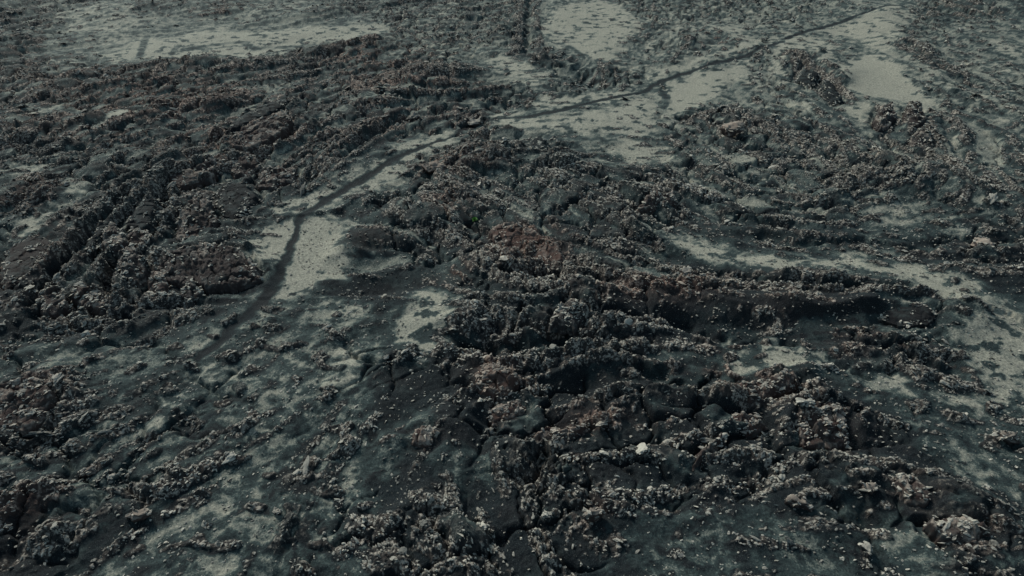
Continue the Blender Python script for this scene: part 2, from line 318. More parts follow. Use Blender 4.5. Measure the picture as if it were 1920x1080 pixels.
CRACK = [([(175,590),(200,560),(215,500),(245,470),(275,440),(300,400),(310,360),(330,340),(400,320)],1.9,.5), ([(60,575),(150,470),(190,430),(225,400),(240,375),(290,360)],1.4,.4),
 ([(400,270),(420,255),(470,238),(540,210)],1.1,.45), ([(450,296),(520,280),(575,248)],1.,.5), ([(993,0),(990,60),(986,100)],1.,.8), ([(0,22),(80,12),(150,0)],.7,.5),
 ([(870,645),(930,655),(1000,652),(1100,645),(1160,640)],1.3,.8), ([(1140,655),(1180,682),(1250,697)],.8,.35), ([(1280,505),(1400,530),(1450,541),(1600,545),(1700,556)],.7,.3),
 ([(1765,225),(1768,250),(1790,285),(1812,310),(1822,345)],.7,.7), ([(40,268),(80,282),(120,268)],.9,.5), ([(1485,108),(1520,140),(1560,172),(1580,192)],1.2,.6), ([(1500,775),(1545,762),(1600,775)],.9,.3),
 ([(120,600),(150,560),(200,590),(240,600)],1.1,.5), ([(1270,222),(1340,202)],.7,.5), ([(1340,230),(1420,215)],.6,.5), ([(980,680),(960,760),(1000,830),(1020,880)],.6,.5),
 ([(640,300),(680,260),(740,230)],.9,.6), ([(300,230),(330,215),(420,180)],.8,.6), ([(1700,90),(1740,115),(1770,140)],1.,.9),([(1500,270),(1550,300),(1600,345)],.7,.5),([(1900,120),(1850,135),(1800,110)],.5,.5),
 ([(1050,520),(1020,505),(950,520)],1.,.5), ([(1430,440),(1500,460),(1620,455),(1740,470)],.7,.5), ([(1240,600),(1350,640),(1480,650)],.6,.5), ([(1600,640),(1700,670),(1800,705)],.9,.5),
 ([(0,800),(60,790),(100,770)],1.2,.7), ([(0,400),(60,385),(120,400)],.6,.5)]
M_crack = np.zeros(gx.shape, f32); M_cke = np.zeros(gx.shape, f32)
for k, (l, dp, w) in enumerate(CRACK):
    P_ = pts(l); a, b = window(P_, 3)
    X = gx[a, b] + .55*perlin(gx[a, b]/1.0, gy[a, b]/1.0, 120 + k); Y = gy[a, b] + .55*perlin(gx[a, b]/.9, gy[a, b]/.9, 150 + k)
    dd, _, pr = seg_dist(X, Y, P_)
    M_crack[a, b] = np.maximum(M_crack[a, b], dp*.62*(1 - sstep(w*.35, w*1.1, dd)))
    M_cke[a, b] = np.maximum(M_cke[a, b], dp*np.exp(-((dd - 2.1*w)/(w*.9))**2))
# plates of crust: outline, near and far height, label, redness, ash skinned, grooves
PL_ = [
 ([(325,432),(330,400),(345,385),(375,368),(393,368),(400,390),(412,405),(400,420),(360,432),(335,437)], .12, 1.25, 'tan crust plate tilted beside the long crack, jagged pale edge over dark face', .25, False, .14),
 ([(230,427),(235,410),(262,385),(300,375),(303,392),(290,420),(275,437),(250,432)], .45, .85, 'smooth grey topped crust plate between two cracks, left of the jagged tan plate', .05, True, 0),
 ([(405,378),(400,352),(430,338),(470,345),(490,365),(470,390),(435,400),(415,395)], .2, .8, 'smooth dark crust plate just right of the jagged tan plate', .05, True, 0),
 ([(150,472),(180,432),(210,402),(240,378),(234,400),(215,425),(190,455),(165,482)], .25, .5, 'long smooth dark plate forming the left lip of the crack', .05, True, 0),
 ([(185,462),(195,440),(215,420),(235,440),(238,455),(225,475),(200,475)], .55, .75, 'squarish brown crust plate beside the wide crack', .25, False, 0),
 ([(237,445),(240,425),(275,427),(285,436),(270,452),(250,466),(240,460)], .45, .7, 'tan plate wedged in the crack below the smooth grey topped plate', .35, False, 0),
 ([(205,545),(215,510),(230,480),(255,475),(275,490),(278,510),(262,530),(225,550)], .3, 1.05, 'pale crust plate with parallel grooves across its top, below the crack junction', .1, False, .16),
 ([(128,555),(140,540),(180,540),(205,560),(215,575),(180,578),(140,572)], .4, .85, 'knobbly brown crust plate left of the crack foot', .3, False, 0),
 ([(62,568),(75,550),(110,540),(130,550),(125,575),(100,592),(75,588)], .4, .85, 'split brown crust plate near the left edge below the smooth ramp', .3, False, 0),
 ([(292,505),(310,480),(350,465),(400,465),(450,470),(485,500),(490,520),(440,530),(390,535),(340,530),(305,525)], .3, .85, 'broad ribbed brown crust mound left of the sandy clearing', .2, False, .12),
 ([(275,532),(285,515),(305,512),(320,530),(312,550),(290,552)], .4, .7, 'small reddish lump of crust left below the broad ribbed mound', .5, False, 0),
 ([(332,550),(340,527),(360,520),(382,535),(375,552),(350,562)], .4, .7, 'ribbed dark lump of crust at the near foot of the broad mound', .05, False, .1),
 ([(420,247),(440,226),(480,206),(530,190),(552,195),(540,207),(480,232),(430,252)], .45, .7, 'long grey topped crust plate behind the narrow cleft', .05, True, 0),
 ([(438,287),(440,270),(455,256),(500,241),(545,232),(553,246),(530,266),(500,281),(465,291)], .3, 1.05, 'long brown crust plate with crumbled sides in front of the narrow cleft', .35, False, 0),
 ([(425,312),(440,290),(480,292),(490,306),(470,326),(440,327)], .3, .8, 'ribbed brown crust lump just below the long brown plate', .25, False, .1),
 ([(480,347),(485,322),(520,312),(556,316),(552,336),(510,347)], .35, .8, 'rounded knobbly brown lump near the upper end of the sand strip', .3, False, 0),
 ([(315,337),(330,326),(400,300),(413,310),(400,330),(340,351),(315,352)], .25, .7, 'narrow brown plate along the upper end of the long crack', .3, False, 0),
 ([(883,725),(890,700),(930,690),(965,695),(975,710),(950,735),(920,742),(895,738)], .2, .8, 'rust red crust block standing out of black ash', 1.3, False, 0),
 ([(905,777),(915,756),(950,746),(985,751),(990,766),(960,783),(925,787)], .15, .5, 'flat brownish red plate just below the rust red block', .8, False, 0),
 ([(1350,737),(1380,722),(1430,718),(1485,705),(1502,720),(1470,742),(1410,753),(1360,750)], .15, .8, 'long reddish brown ledge with pale rim and short vertical cracks', .55, False, .05),
 ([(1493,802),(1500,785),(1540,770),(1580,768),(1592,795),(1596,827),(1560,830),(1510,830)], .15, .95, 'big brown speckled block with pale crumbled upper edge', .5, False, 0),
 ([(1292,867),(1310,845),(1340,825),(1362,785),(1376,790),(1360,825),(1330,852),(1305,872)], .3, .5, 'narrow pale crested ridge running down to the left', .35, False, 0),
 ([(985,818),(1020,801),(1060,798),(1095,790),(1106,800),(1070,815),(1010,824)], .15, .5, 'thin long reddish ledge left of the speckled brown block', .8, False, 0),
 ([(768,833),(778,807),(808,805),(824,820),(800,841)], .1, .45, 'flat brown plate half buried in black ash', .5, False, 0),
 ([(1363,797),(1368,770),(1420,774),(1446,795),(1410,802)], .15, .55, 'reddish plate just left of the big speckled block', .7, False, 0),
 ([(1665,908),(1680,890),(1720,900),(1750,930),(1732,948),(1690,932)], .25, .55, 'smooth brown folded plate on the lower right slope', .4, False, .05),
 ([(1735,988),(1760,970),(1830,975),(1870,1000),(1830,1026),(1770,1016)], .25, .55, 'broad brown folded plate nearest the lower right corner', .35, False, .08),
 ([(1488,152),(1498,131),(1542,140),(1532,162)], .4, .9, 'upper stepped plate of the collapsed trough', .0, True, .1),
 ([(1535,152),(1560,156),(1588,186),(1562,198),(1540,176)], .4, 1., 'lower ribbed plate of the collapsed trough', .0, True, .15),
 ([(1638,227),(1645,208),(1670,203),(1684,220),(1670,239),(1650,241)], .5, 1.3, 'round dark lump at the tip of the triangular sand patch', .15, False, 0),
 ([(1690,237),(1695,206),(1725,210),(1737,232),(1715,246)], .5, 1.2, 'dark lump immediately right of the round one by the sand tip', .15, False, 0),
 ([(1700,267),(1720,255),(1747,262),(1742,281),(1712,282)], .3, .8, 'knobbly lump in front of the two dark sand tip lumps', .1, False, 0),
 ([(1190,397),(1205,381),(1225,372),(1247,380),(1230,393),(1205,401)], .3, 1.0, 'pale brown wedge shaped plate among dark folds', .35, False, .06),
 ([(1240,394),(1238,381),(1262,375),(1268,389)], .3, .7, 'smaller lump touching the pale brown wedge', .3, False, 0),
 ([(985,286),(990,268),(1015,262),(1031,272),(1029,289),(1005,294)], .3, .6, 'round grey domed plate below the sand flat', .0, True, 0),
 ([(1030,622),(1045,591),(1080,585),(1101,600),(1076,627)], .15, .75, 'grey knobbly outcrop on the black slope above the dark hollow', .05, False, .08),
 ([(912,442),(930,425),(975,425),(1010,440),(1050,465),(1062,485),(1030,494),(980,472),(930,457)], .15, .7, 'rusty red crust bank near the small green plant', 1.1, False, 0),
 ([(-12,803),(0,740),(40,728),(85,725),(112,745),(92,780),(50,803)], .15, 1.0, 'reddish brown knoll with a black underside at the left edge', .55, False, 0),
 ([(1640,600),(1660,572),(1720,570),(1760,590),(1740,612),(1690,615)], .08, .35, 'low ash skinned dome on the long brown ridge', .1, True, 0),
 ([(0,520),(10,470),(60,445),(110,452),(100,480),(50,515),(5,545)], .15, .45, 'smooth brown ramp plate at the left edge above the crack', .25, True, 0),
]
for poly, *_ in PL_:
    P_ = pts(poly)*(CAM_H - .3)/CAM_H; a, b = window(P_, 2)
    sd = poly_sd(gx[a, b] + .2*perlin(gx[a, b]/.9, gy[a, b]/.9, 9), gy[a, b] + .2*perlin(gx[a, b]/.9, gy[a, b]/.9, 10), P_)
    M_crack[a, b] = np.maximum(M_crack[a, b], .35*sstep(-.7, -.25, sd))
PIT = [(1785,690,28,16,1.6),(1105,150,28,14,1.6),(945,197,22,8,1.3),(1008,905,40,26,1.4),(1240,915,38,28,1.2),(20,1050,60,45,1.5),(60,805,50,25,1.3),(915,630,55,30,1.3),(900,660,40,12,1.),(700,480,35,18,.9),
 (885,430,22,25,1.2),(1330,700,60,14,.6),(1650,980,30,20,1.),(1810,160,24,12,1.4),(1300,1000,40,30,.4),(860,950,35,50,.9),(730,1000,35,40,.9),(1500,830,110,25,.7),(1420,880,60,40,.7),(1000,495,35,15,1.),(1040,865,30,20,.8),
 (620,440,30,14,.2),(1340,245,25,8,1.),(300,140,40,8,.6),(250,320,30,12,.9),(170,280,40,10,.9),(640,650,20,12,.3),(240,640,50,16,.6),(290,580,30,18,.9)]
M_pit = np.zeros(gx.shape, f32)
for cx, cy, rx, ry, s_ in PIT:
    c = at(cx, cy); ex = abs(at(cx + rx, cy)[0] - c[0]); ey = (at(cx, cy - ry)[1] - at(cx, cy + ry)[1])/2
    M_pit = np.maximum(M_pit, s_*np.exp(-1.0*(((wx - c[0])/ex)**2 + ((wy - c[1])/ey)**2)**1.3))

# flow direction of the lava, then streaks drawn out along it
FLOW = [(100,540,200,450),(300,350,450,300),(100,120,300,100),(500,250,560,220),(150,235,260,205),(600,100,700,75),(450,150,600,120),(700,150,850,150),(820,70,950,60),(1080,40,1110,80),
 (1350,110,1450,70),(1500,120,1570,185),(1640,60,1680,120),(1750,80,1900,140),(1700,180,1850,240),(1400,230,1560,300),(1350,300,1450,360),(1780,250,1840,330),(1560,400,1700,380),(1300,470,1500,505),(1600,530,1850,570),
 (1200,590,1600,600),(900,660,1200,650),(1200,670,1700,715),(1000,825,1160,785),(1380,730,1500,710),(1640,880,1850,960),(1700,1000,1900,1050),(1250,960,1450,900),(900,880,960,1000),(700,950,800,1050),(720,880,780,800),
 (850,350,950,450),(1000,450,1080,510),(900,270,1050,260),(600,550,700,545),(500,600,350,750),(300,700,150,750),(200,850,330,800),(250,1000,400,900),(0,740,100,700),(350,480,480,520),(650,300,760,230),(300,30,500,10),(60,30,160,10),(1850,30,1910,50)]
den = np.full(gx.shape, 1e-9, f32); c2 = np.zeros(gx.shape, f32); s2 = np.zeros(gx.shape, f32)
for x0, y0, x1, y1 in FLOW:
    A = np.array(at(x0, y0)); B = np.array(at(x1, y1)); m = (A + B)/2; th = math.atan2(B[1] - A[1], B[0] - A[0])
    r = 4 + .10*m[1]
    w = 1/(1 + (((gx - m[0])**2 + (gy - m[1])**2)/r**2))**2.2
    den += w; c2 += w*math.cos(2*th); s2 += w*math.sin(2*th)
th = .5*np.arctan2(s2, c2) + .45*perlin(gx/9, gy/9, 400) + .3*perlin(gx/3, gy/3, 401)
DX, DY = np.cos(th).astype(f32), np.sin(th).astype(f32)
def streak(noise, steps, step):
    acc = noise.copy()
    for sg in (1, -1):
        px_, py_ = gx.copy(), gy.copy()
        pdx, pdy = DX*sg, DY*sg
        for k in range(steps):
            px_ = px_ + pdx*step; py_ = py_ + pdy*step
            i = np.clip(((px_ - MX0)/MS).astype(np.int32), 0, mnx - 1); j = np.clip(((py_ - MY0)/MS).astype(np.int32), 0, mny - 1)
            nx_, ny_ = DX[j, i], DY[j, i]; sgn = np.sign(nx_*pdx + ny_*pdy + 1e-6)
            pdx, pdy = nx_*sgn, ny_*sgn
            acc += noise[j, i]
    acc -= acc.mean(); return acc/acc.std()
L1 = streak(perlin(gx/1.1, gy/1.1, 500), 9, .35)        # ropes and slab edges about a metre wide
L3 = streak(perlin(gx/4.4, gy/4.4, 503), 9, 1.1)       # long folds
L0 = streak(perlin(gx/.6, gy/.6, 502), 6, .25)        # fine ropes
L2 = streak(perlin(gx/3.2, gy/3.2, 501), 9, .9)         # folds of three to four metres
del den, c2, s2

def surface(x, y, full=True):
    """height and masks of the ground at any points"""
    x = x.astype(f32); y = y.astype(f32)
    inmap = sstep(0, 12, np.minimum(np.minimum(x - MX0, MX1 - x), MY1 - y))
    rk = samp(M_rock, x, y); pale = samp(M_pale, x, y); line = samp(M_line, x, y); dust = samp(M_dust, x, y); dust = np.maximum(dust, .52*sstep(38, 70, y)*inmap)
    red = samp(M_red, x, y); l1 = samp(L1, x, y); l2 = samp(L2, x, y)
    path = samp(M_path, x, y)
    crack = samp(M_crack, x, y)
    inm = inmap
    pale = pale*inm; red = red*inm; rk = np.minimum(rk, .62 + .45*(rk - .62))*inm + .55*(1 - inm); l1 = l1*inm; l2 = l2*inm
    flat = np.clip(pale*1.25, 0, 1)
    ridge = samp(M_ridge, x, y)*inm; l0 = samp(L0, x, y)*inm; cke = samp(M_cke, x, y)*inm
    base = .35*perlin(x/31, y/31, 1) + .25*perlin(x/12, y/12, 2) + .58*ridge - .45*samp(M_pit, x, y)*inm
    base = base + (1 - .85*flat)*(.10*l2 + .25*(1 - np.abs(samp(L3, x, y)*inm)).clip(-1, 1) + .16*perlin(x/4.5, y/4.5, 3))
    wxx = x + .25*perlin(x/.9, y/.9, 30); wyy = y + .25*perlin(x/.9, y/.9, 31)
    # blocky rubble of three sizes
    f1, f2, v1, t1 = cells(wxx, wyy, .95, 40)
    blk = .15 + .75*v1 + 1.1*t1 - .35*f1 - .30*(1 - sstep(0, .14, f2 - f1))
    g1, g2, v2, t2 = cells(x + .08*perlin(x/.4, y/.4, 32), y + .08*perlin(x/.4, y/.4, 33), .34, 41)
    blk2 = .1 + .8*v2 + 1.2*t2 - .35*g1 - .25*(1 - sstep(0, .2, g2 - g1))
    fine = fbm(x, y, .5, 3, 50, .6)
    # lobes of crust a few metres across, parted by crevices; some stand proud, some carry a skin of ash
    o1, o2, ov, ot = cells(x + .8*perlin(x/2.1, y/2.1, 37) + .25*perlin(x/.6, y/.6, 38), y + .8*perlin(x/2.1, y/2.1, 39) + .25*perlin(x/.6, y/.6, 47), 3.1, 42)
    lobe = (.35 + .65*ov + .5*ot)*sstep(.0, .30, o2 - o1)
    skin = (ov > .62)*sstep(.12, .3, o2 - o1)*sstep(.35, .5, rk)
    edge = 1 - sstep(.05, .3, np.abs(o2 - o1 - .16))
    rid = 1 - np.abs(perlin(wxx/1.6, wyy/1.6, 44))*2.2
    rough = .115*l1 + .08*l0 + (.11*(blk - .35) + .11*(blk2 - .3) + .075*fine + .05*rid)*(1 - .8*skin) + .10*(lobe - .4)
    # how far rock stands out of the ash
    clump = .16*perlin(x/2.4, y/2.4, 34) + .20*perlin(x/5.5, y/5.5, 35)
    rkp = rk*(1 - .7*sstep(.35, .95, pale))
    off = (rkp - .62)*.44 - .045 + .10*np.minimum(ridge, 1) + .3*cke + .66*clump*(1 - .6*flat) + .05*l2*(1 - flat) + .09*(.6 - np.abs(samp(L3, x, y)))*inm*(1 - flat) - .10*pale
    rough = rough*(1 - .62*flat)
    spots = sstep(.30, .52, perlin(x/1.5, y/1.1, 36))*.30*sstep(.1, .3, rk)*1.3     # scattered knots of rock on the flats
    e = rough + off + spots*np.clip(pale*2, 0, 1)
    pm = 1 - sstep(.5, 1.7, path + .25*perlin(x/.35, y/.35, 69))
    far = sstep(42, 75, y); sm = samp(M_smooth, x, y)
    e = e - .6*pm - .2*line - sm - .035*far
    k = .035
    rockh = np.where(e > 0, e, 0)*1.0 + k*np.exp(-np.abs(e)/k)*.4
    rock = sstep(-.015, .045, e)*(1 - .75*skin)
    ash = .045*fbm(x, y, 1.4, 5, 55, .62)*(1 - .5*flat) + .06*sstep(-.4, 0, e)*(1 - .6*flat)
    fis = np.exp(-(l2/.09)**2)*sstep(.3, .8, .5 + perlin(x/6, y/6, 88)) + .7*(1 - sstep(.02, .10, o2 - o1))
    h = base + .022*fbm(x, y, .34, 2, 95, .6)*(1 - pm) + rockh*(1 - .35*far) + (.36*(lobe - .4) - .34*fis)*sstep(.35, .6, rkp) + ash - crack*inm*.9 - .07*pm*(1 - sstep(.0, 1.0, path)*.6)
    # pale grit collects away from the rock
    pl = pale*(1 - .95*sstep(-.17, -.02, e + .06*perlin(x/.7, y/.7, 58)))*(1 - pm)*(1 - .85*line)
    pl = pl + .32*skin*sstep(.1, .5, ov - .5 + .3*perlin(x/1.6, y/1.6, 48)) + .10*sstep(.1, .6, perlin(x/3.3, y/3.3, 59))*(1 - rock)*(1 - pm)
    blot2 = sstep(.18, .44, perlin(x/1.7, y/1.25, 67) + .3*perlin(x/7, y/7, 71) + .35*perlin(x/.4, y/.4, 68))
    blot = sstep(.0, .28, perlin(x/1.15, y/.9, 63) + .35*perlin(x/.5, y/.5, 64))*sstep(.9, .5, pale)
    vein = 1 - np.abs(perlin(wxx/1.5, wyy/1.3, 63))*2.4; vein2 = 1 - np.abs(perlin(wxx/.62, wyy/.55, 64))*2.2
    soft = np.clip(.50 + .58*vein + .40*vein2 + .45*perlin(x/3.4, y/3.0, 70), .05, 1.6)
    mid = sstep(.95, .55, pale)
    pl = pl*(1 - mid + mid*soft)*(1 - .8*blot2*(1 - .9*sstep(.90, 1, pale))*(1 - .5*mid))
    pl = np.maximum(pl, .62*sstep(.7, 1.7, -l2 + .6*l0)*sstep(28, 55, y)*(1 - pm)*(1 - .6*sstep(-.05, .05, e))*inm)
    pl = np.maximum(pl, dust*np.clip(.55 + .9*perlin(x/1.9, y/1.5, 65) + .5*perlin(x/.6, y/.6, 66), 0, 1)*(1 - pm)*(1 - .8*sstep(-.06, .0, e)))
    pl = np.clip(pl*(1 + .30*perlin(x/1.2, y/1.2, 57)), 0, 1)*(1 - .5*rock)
    top = np.clip(.5*(blk + blk2) + .4*fine + .35*dust + .12, 0, 1)
    return h, rock, pl, red, top, pm, e + .10*edge*sstep(.35, .55, rkp) - .25*skin, rk

# ------------------------------------------------------------------ materials
def nodes(name):
    m = bpy.data.materials.new(name); m.use_nodes = True; t = m.node_tree
    return m, t, t.nodes['Principled BSDF']
def N(t, kind, **kw):
    n = t.nodes.new(kind)
    for k, v in kw.items():
        if k in ('i',):
            for a_, b_ in v.items(): n.inputs[a_].default_value = b_
        else: setattr(n, k, v)
    return n
def mix(t, fac, a, b, mode='MIX'):
    n = t.nodes.new('ShaderNodeMix'); n.data_type = 'RGBA'; n.blend_type = mode
    for s_, v in ((n.inputs[0], fac), (n.inputs[6], a), (n.inputs[7], b)):
        if isinstance(v, bpy.types.NodeSocket): t.links.new(v, s_)
        else: s_.default_value = v if isinstance(v, (int, float)) else (*v, 1)
    return n.outputs[2]
def math_(t, op, a, b=0.0, clamp=False):
    n = t.nodes.new('ShaderNodeMath'); n.operation = op; n.use_clamp = clamp
    for s_, v in ((n.inputs[0], a), (n.inputs[1], b)):
        if isinstance(v, bpy.types.NodeSocket): t.links.new(v, s_)
        else: s_.default_value = v
    return n.outputs[0]
def maprange(t, v, a, b, c=0., d_=1.):
    n = t.nodes.new('ShaderNodeMapRange'); n.clamp = True
    t.links.new(v, n.inputs[0])
    for i_, q in zip((1, 2, 3, 4), (a, b, c, d_)): n.inputs[i_].default_value = q
    return n.outputs[0]
def noise(t, vec, scale, detail=3, rough=.6):
    n = N(t, 'ShaderNodeTexNoise', i={'Scale': scale, 'Detail': detail, 'Roughness': rough}); t.links.new(vec, n.inputs['Vector']); return n

ASH, ASHB = (.0034, .0078, .0110), (.0090, .0100, .0122)
TEAL, BEIGE = (.076, .106, .104), (.43, .395, .325)
def ground_material():
    m, t, bs = nodes('lava_ground')
    geo = N(t, 'ShaderNodeNewGeometry'); pos = geo.outputs['Position']
    at_ = N(t, 'ShaderNodeAttribute', attribute_name='cover'); sep = N(t, 'ShaderNodeSeparateColor'); t.links.new(at_.outputs['Color'], sep.inputs[0])
    rock, pale, red = sep.outputs[0], sep.outputs[1], sep.outputs[2]
    topa = N(t, 'ShaderNodeAttribute', attribute_name='top').outputs['Fac']
    n1 = noise(t, pos, 9, 4, .7); n2 = noise(t, pos, 26, 2, .7); n3 = noise(t, pos, .35, 3); n4 = noise(t, pos, 2.2, 4, .65)
    ash = mix(t, maprange(t, n3.outputs['Fac'], .4, .62), ASH, ASHB)
    ash = mix(t, maprange(t, red, .1, 1, 0, .8), ash, (.034, .022, .020))
    ash = mix(t, maprange(t, n2.outputs['Fac'], .60, .68), ash, (.11, .125, .12))
    # grit: ash to teal grey to beige
    p = math_(t, 'ADD', pale, math_(t, 'MULTIPLY', math_(t, 'SUBTRACT', n1.outputs['Fac'], .5), maprange(t, pale, 0., .3, 0., .95)), True)
    c = mix(t, maprange(t, p, .05, .48), ash, TEAL)
    c = mix(t, maprange(t, p, .34, .78), c, BEIGE)
    c = mix(t, math_(t, 'MULTIPLY', maprange(t, n2.outputs['Fac'], .38, .50, .55, 0), maprange(t, pale, 0, .2)), c, (.03, .04, .042))
    n7 = noise(t, pos, 5.5, 5, .85)
    c = mix(t, maprange(t, pale, 0, .25), c, mix(t, maprange(t, n7.outputs['Fac'], .36, .64), (.45, .48, .48), (1.22, 1.2, 1.17)), 'MULTIPLY')
    # rock: dark scoria with dusty pale knobs, red oxidised areas
    rk = mix(t, maprange(t, n4.outputs['Fac'], .38, .66), (.022, .024, .026), (.085, .068, .059))
    rk = mix(t, maprange(t, red, 0.05, 1.0, 0, .85), rk, (.095, .052, .042))
    n5 = noise(t, pos, 4.5, 3, .7)
    knob = math_(t, 'MULTIPLY', maprange(t, topa, .30, .70), maprange(t, n5.outputs['Fac'], .48, .58))
    rk = mix(t, knob, rk, mix(t, maprange(t, red, 0, 1), (.46, .40, .34), (.40, .26, .20)))
    c = mix(t, math_(t, 'MULTIPLY', rock, maprange(t, pale, .05, .5, 1, .45)), c, rk)
    t.links.new(c, bs.inputs['Base Color']); bs.inputs['Roughness'].default_value = .92; bs.inputs['Specular IOR Level'].default_value = .25
    bp = N(t, 'ShaderNodeBump', i={'Strength': 1., 'Distance': .07})
    hh = math_(t, 'ADD', math_(t, 'MULTIPLY', n1.outputs['Fac'], maprange(t, rock, 0, 1, .6, 1.6)), math_(t, 'MULTIPLY', n2.outputs['Fac'], .35))
    t.links.new(hh, bp.inputs['Height']); t.links.new(bp.outputs[0], bs.inputs['Normal'])
    return m
def rock_material(name, pale_c, dark_c, dust=.6, rim=False):  # dust: strength of pale upward faces, part settled dust, part top light painted in
    m, t, bs = nodes(name)
    tc = N(t, 'ShaderNodeTexCoord'); geo = N(t, 'ShaderNodeNewGeometry')
    rn = N(t, 'ShaderNodeObjectInfo').outputs['Random']
    tint = N(t, 'ShaderNodeAttribute', attribute_name='tint', attribute_type='INSTANCER').outputs['Fac']
    n1 = noise(t, geo.outputs['Position'], 7, 5, .7); n2 = noise(t, geo.outputs['Position'], 22, 3, .7)
    shade = N(t, 'ShaderNodeAttribute', attribute_name='shade', attribute_type='INSTANCER').outputs['Fac']
    dk = mix(t, maprange(t, tint, 0, 1, 0, .8), dark_c, (.11, .060, .047))
    pl = mix(t, maprange(t, tint, 0, 1, 0, .75), pale_c, (.34, .24, .19))
    pl = mix(t, maprange(t, math_(t, 'ADD', math_(t, 'MULTIPLY', rn, .5), math_(t, 'MULTIPLY', shade, .6)), .2, 1.0, 0, .85), pl, (.10, .098, .092))
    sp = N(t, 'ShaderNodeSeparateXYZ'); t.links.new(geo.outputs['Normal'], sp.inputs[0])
    up = maprange(t, sp.outputs[2], .1, .85)  # faces turned up; lit tops and dark sides are put into the colour
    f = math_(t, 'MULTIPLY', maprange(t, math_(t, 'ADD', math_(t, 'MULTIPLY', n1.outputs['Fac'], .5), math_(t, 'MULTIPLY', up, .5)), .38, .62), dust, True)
    if rim:
        ra = N(t, 'ShaderNodeAttribute', attribute_name='rim').outputs['Fac']; n6 = noise(t, geo.outputs['Position'], 3.2, 4, .7)
        f = math_(t, 'MULTIPLY', f, maprange(t, math_(t, 'ADD', ra, math_(t, 'MULTIPLY', math_(t, 'SUBTRACT', n6.outputs['Fac'], .5), 1.6)), .18, .7, .0, 1.), True)
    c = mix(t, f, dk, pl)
    if rim: c = mix(t, maprange(t, noise(t, geo.outputs['Position'], 1.1, 5, .7).outputs['Fac'], .50, .72, 0, .55), c, (.075, .095, .092))
    c = mix(t, maprange(t, n2.outputs['Fac'], .32, .45, .5, 0), c, (.02, .02, .022))
    t.links.new(c, bs.inputs['Base Color']); bs.inputs['Roughness'].default_value = .9; bs.inputs['Specular IOR Level'].default_value = .25
    bp = N(t, 'ShaderNodeBump', i={'Strength': .9, 'Distance': .05}); t.links.new(n1.outputs['Fac'], bp.inputs['Height']); t.links.new(bp.outputs[0], bs.inputs['Normal'])
    return m
MAT_G = ground_material()
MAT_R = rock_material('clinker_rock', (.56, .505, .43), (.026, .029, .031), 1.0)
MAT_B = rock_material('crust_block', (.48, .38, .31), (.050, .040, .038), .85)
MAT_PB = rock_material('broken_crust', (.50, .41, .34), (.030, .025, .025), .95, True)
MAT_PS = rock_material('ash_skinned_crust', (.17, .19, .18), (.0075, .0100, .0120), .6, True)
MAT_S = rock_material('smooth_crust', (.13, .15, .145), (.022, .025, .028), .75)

# ------------------------------------------------------------------ ground: one sheet, finer near the viewpoint
ys = [-60, -40, -25, -14, -6, -1]
y = 2.0
while y < 165:
    ys.append(y); y += max(.055, .055*(max(y, 17)/20)**1.28) if y > 12 else .35
while y < 4000: ys.append(y); y *= 1.06
ys = np.array(ys, np.float64)
half = np.where(ys < 20, 34, 34 + (ys - 20)*.98)
half = np.where(ys > 170, 34 + 150*.98 + (ys - 170)*2.2, half)
NXC = 1500
u = np.linspace(-1, 1, NXC); u = u*(.6 + .4*u*u); half = half*1.65
XX = (half[:, None]*u[None, :]).astype(f32); YY = np.repeat(ys[:, None], NXC, 1).astype(f32)
Hh = np.zeros(XX.shape, f32); RK = np.zeros(XX.shape, f32); PL = RK.copy(); RD = RK.copy(); TP = RK.copy(); PM = RK.copy()
for j0 in range(0, len(ys), 120):
    s = slice(j0, min(j0 + 120, len(ys)))
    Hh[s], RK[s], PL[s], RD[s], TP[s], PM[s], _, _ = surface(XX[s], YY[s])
Hh -= (sstep(180, 1500, YY)*6).astype(f32)
print('ground grid', XX.shape)
ny, nx = XX.shape
co = np.stack([XX, YY, Hh], -1).reshape(-1, 3).astype(f32)
idx = np.arange(ny*nx).reshape(ny, nx)
quads = np.stack([idx[:-1, :-1], idx[:-1, 1:], idx[1:, 1:], idx[1:, :-1]], -1).reshape(-1, 4)
pmf = (PM[:-1, :-1] > .5).reshape(-1)
def grid_mesh(name, q, kind='structure'):
    used, inv = np.unique(q, return_inverse=True); inv = inv.reshape(-1)
    me = bpy.data.meshes.new(name)
    me.vertices.add(len(used)); me.vertices.foreach_set('co', co[used].reshape(-1))
    me.loops.add(len(inv)); me.loops.foreach_set('vertex_index', inv.astype(np.int32))
    me.polygons.add(len(q)); me.polygons.foreach_set('loop_start', np.arange(0, len(inv), 4, dtype=np.int32))
    me.update(calc_edges=True)
    me.polygons.foreach_set('use_smooth', np.ones(len(q), bool))
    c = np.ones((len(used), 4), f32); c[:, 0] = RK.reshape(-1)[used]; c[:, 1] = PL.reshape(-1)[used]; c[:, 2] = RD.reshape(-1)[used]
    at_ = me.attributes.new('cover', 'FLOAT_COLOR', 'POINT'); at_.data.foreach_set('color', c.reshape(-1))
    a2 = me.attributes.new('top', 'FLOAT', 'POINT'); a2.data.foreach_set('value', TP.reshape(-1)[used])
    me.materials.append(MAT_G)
    o = bpy.data.objects.new(name, me); col.objects.link(o); o['kind'] = kind
    return o
grid_mesh('ground', quads[~pmf]); grid_mesh('path', quads[pmf])

